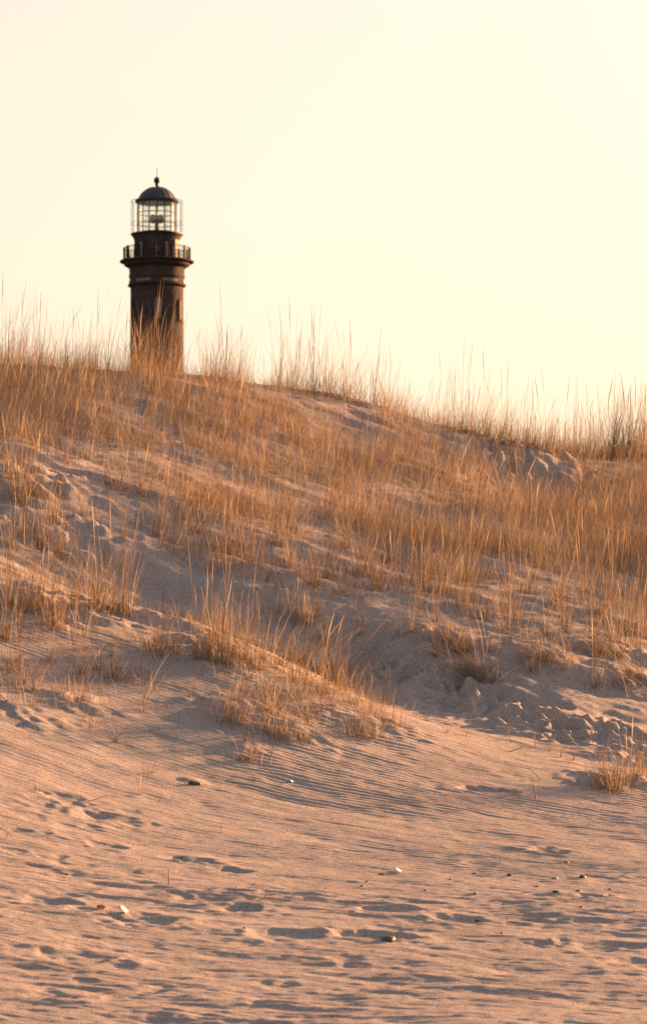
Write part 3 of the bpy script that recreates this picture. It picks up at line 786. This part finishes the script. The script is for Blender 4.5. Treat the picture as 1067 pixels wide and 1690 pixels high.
def pebble_mesh(seed, sx, sy, sz):
    bm = bmesh.new(); bmesh.ops.create_icosphere(bm, subdivisions=2, radius=1)
    rr = random.Random(seed)
    ph = [rr.uniform(0, 6) for _ in range(4)]
    for w in bm.verts:
        c = w.co
        k = 1 + .14 * math.sin(2.3 * c.x + ph[0]) + .12 * math.sin(2.7 * c.y + ph[1]) + .08 * math.sin(4 * c.z + 3 * c.x + ph[2])
        w.co = Vector((c.x * sx * k, c.y * sy * k, c.z * sz * k))
    for f in bm.faces: f.smooth = True
    me = bpy.data.meshes.new('pebble'); bm.to_mesh(me); bm.free(); return me

def shell_mesh(w):
    """cupped fan shell with radial ribs"""
    bm = bmesh.new(); NR, NA = 6, 17; rows = []
    for i in range(NR + 1):
        t = i / NR; row = []
        for j in range(NA):
            a = (j / (NA - 1) - .5) * 2.5
            rr_ = t * (1 + .05 * math.cos(j * math.pi)) * (1 - .12 * (a / 1.25) ** 2)
            x = w * .55 * rr_ * math.sin(a); y = w * .75 * rr_ * math.cos(a)
            z = w * .30 * math.sin(t * 1.9) * (1 - .45 * (a / 1.25) ** 2) + w * .012 * math.cos(j * math.pi) * t
            row.append(bm.verts.new((x, y, z)))
        rows.append(row)
    for A_, B_ in zip(rows[:-1], rows[1:]):
        for j in range(NA - 1): bm.faces.new((A_[j], A_[j + 1], B_[j + 1], B_[j]))
    bmesh.ops.remove_doubles(bm, verts=bm.verts, dist=1e-6)
    bmesh.ops.solidify(bm, geom=bm.faces[:], thickness=w * .05)
    for f in bm.faces: f.smooth = True
    me = bpy.data.meshes.new('shell'); bm.to_mesh(me); bm.free(); return me

def put(name, me, mat, u, v, label, cat, group=None, sink=.0, rot=None):
    x, y, z = at(u, v)
    o = link(name, me, mat); o.location = (x, y, z + sink)
    o.rotation_euler = rot or (random.uniform(-.2, .2), random.uniform(-.2, .2), random.uniform(0, 6))
    return tag(o, label, cat, group)

put('seashell', shell_mesh(.12), M_SHELL, 208, 1509, 'large white seashell lying open on the beach sand', 'shell', None, .005, (.5, .1, 1.0))
put('seashell', shell_mesh(.10), M_OSHELL, 171, 1502, 'orange seashell fragment beside the large white shell', 'shell', None, .003, (.2, .2, 2.6))
put('seashell', shell_mesh(.085), M_SHELL, 485, 1292, 'small pale seashell half buried on the rippled slope', 'shell', None, -.012, (.3, .1, .9))
put('seashell', shell_mesh(.09), M_SHELL, 660, 1440, 'little white seashell among the pebbles', 'shell', 'small white shells among pebbles', 0, (.3, 0, 1))
for (u, v) in [(784, 1466 + 10), (536, 1468), (1000, 1480), (1050, 1505)]:
    put('seashell', shell_mesh(random.uniform(.05, .08)), M_SHELL, u, v, 'little white seashell among the pebbles', 'shell', 'small white shells among pebbles', 0)
put('pebble', pebble_mesh(1, .04, .033, .02), M_RPEB, 630, 1444, 'rust orange pebble lying beside the little white shells', 'pebble')
put('pebble', pebble_mesh(2, .03, .026, .02), M_RPEB, 935, 1424, 'small red pebble at the rim of a shallow dent', 'pebble')
put('pebble', pebble_mesh(3, .075, .06, .04), M_DPEB, 640, 1553, 'dark stone lying inside the largest footprint', 'pebble')
LP = 'small dark pebble strewn on the beach sand'; GP = 'pebbles strewn on the beach'
for (u, v, s) in [(596 - 296, 1416, .04), (917, 1472, .07), (953, 1471, .06), (840, 1445, .06), (915, 1450, .075), (960, 1448, .085), (782, 1442, .035), (784, 1475, .055), (597, 1463, .05), (605, 1455, .05), (742, 1452, .045), (1005, 1468, .04), (958, 1497, .04), (787, 1520, .05), (828, 1540, .04), (403, 1532, .045), (110, 1444, .04), (907, 1550, .03), (885, 1463, .04), (420, 1460, .035), (390, 1465, .035), (548, 1352, .025), (700, 1470, .03)]:
    put('pebble', pebble_mesh(int(u), s * .5, s * .4, s * .24), random.choice([M_DPEB, M_DPEB, M_GPEB]), u, v, LP if True else '', 'pebble', GP)
put('driftwood', pebble_mesh(77, .07, .03, .022), M_DPEB, 322, 1295, 'small dark lump of driftwood casting a tail on the ripples', 'driftwood', None, .01, (0, .1, .3))
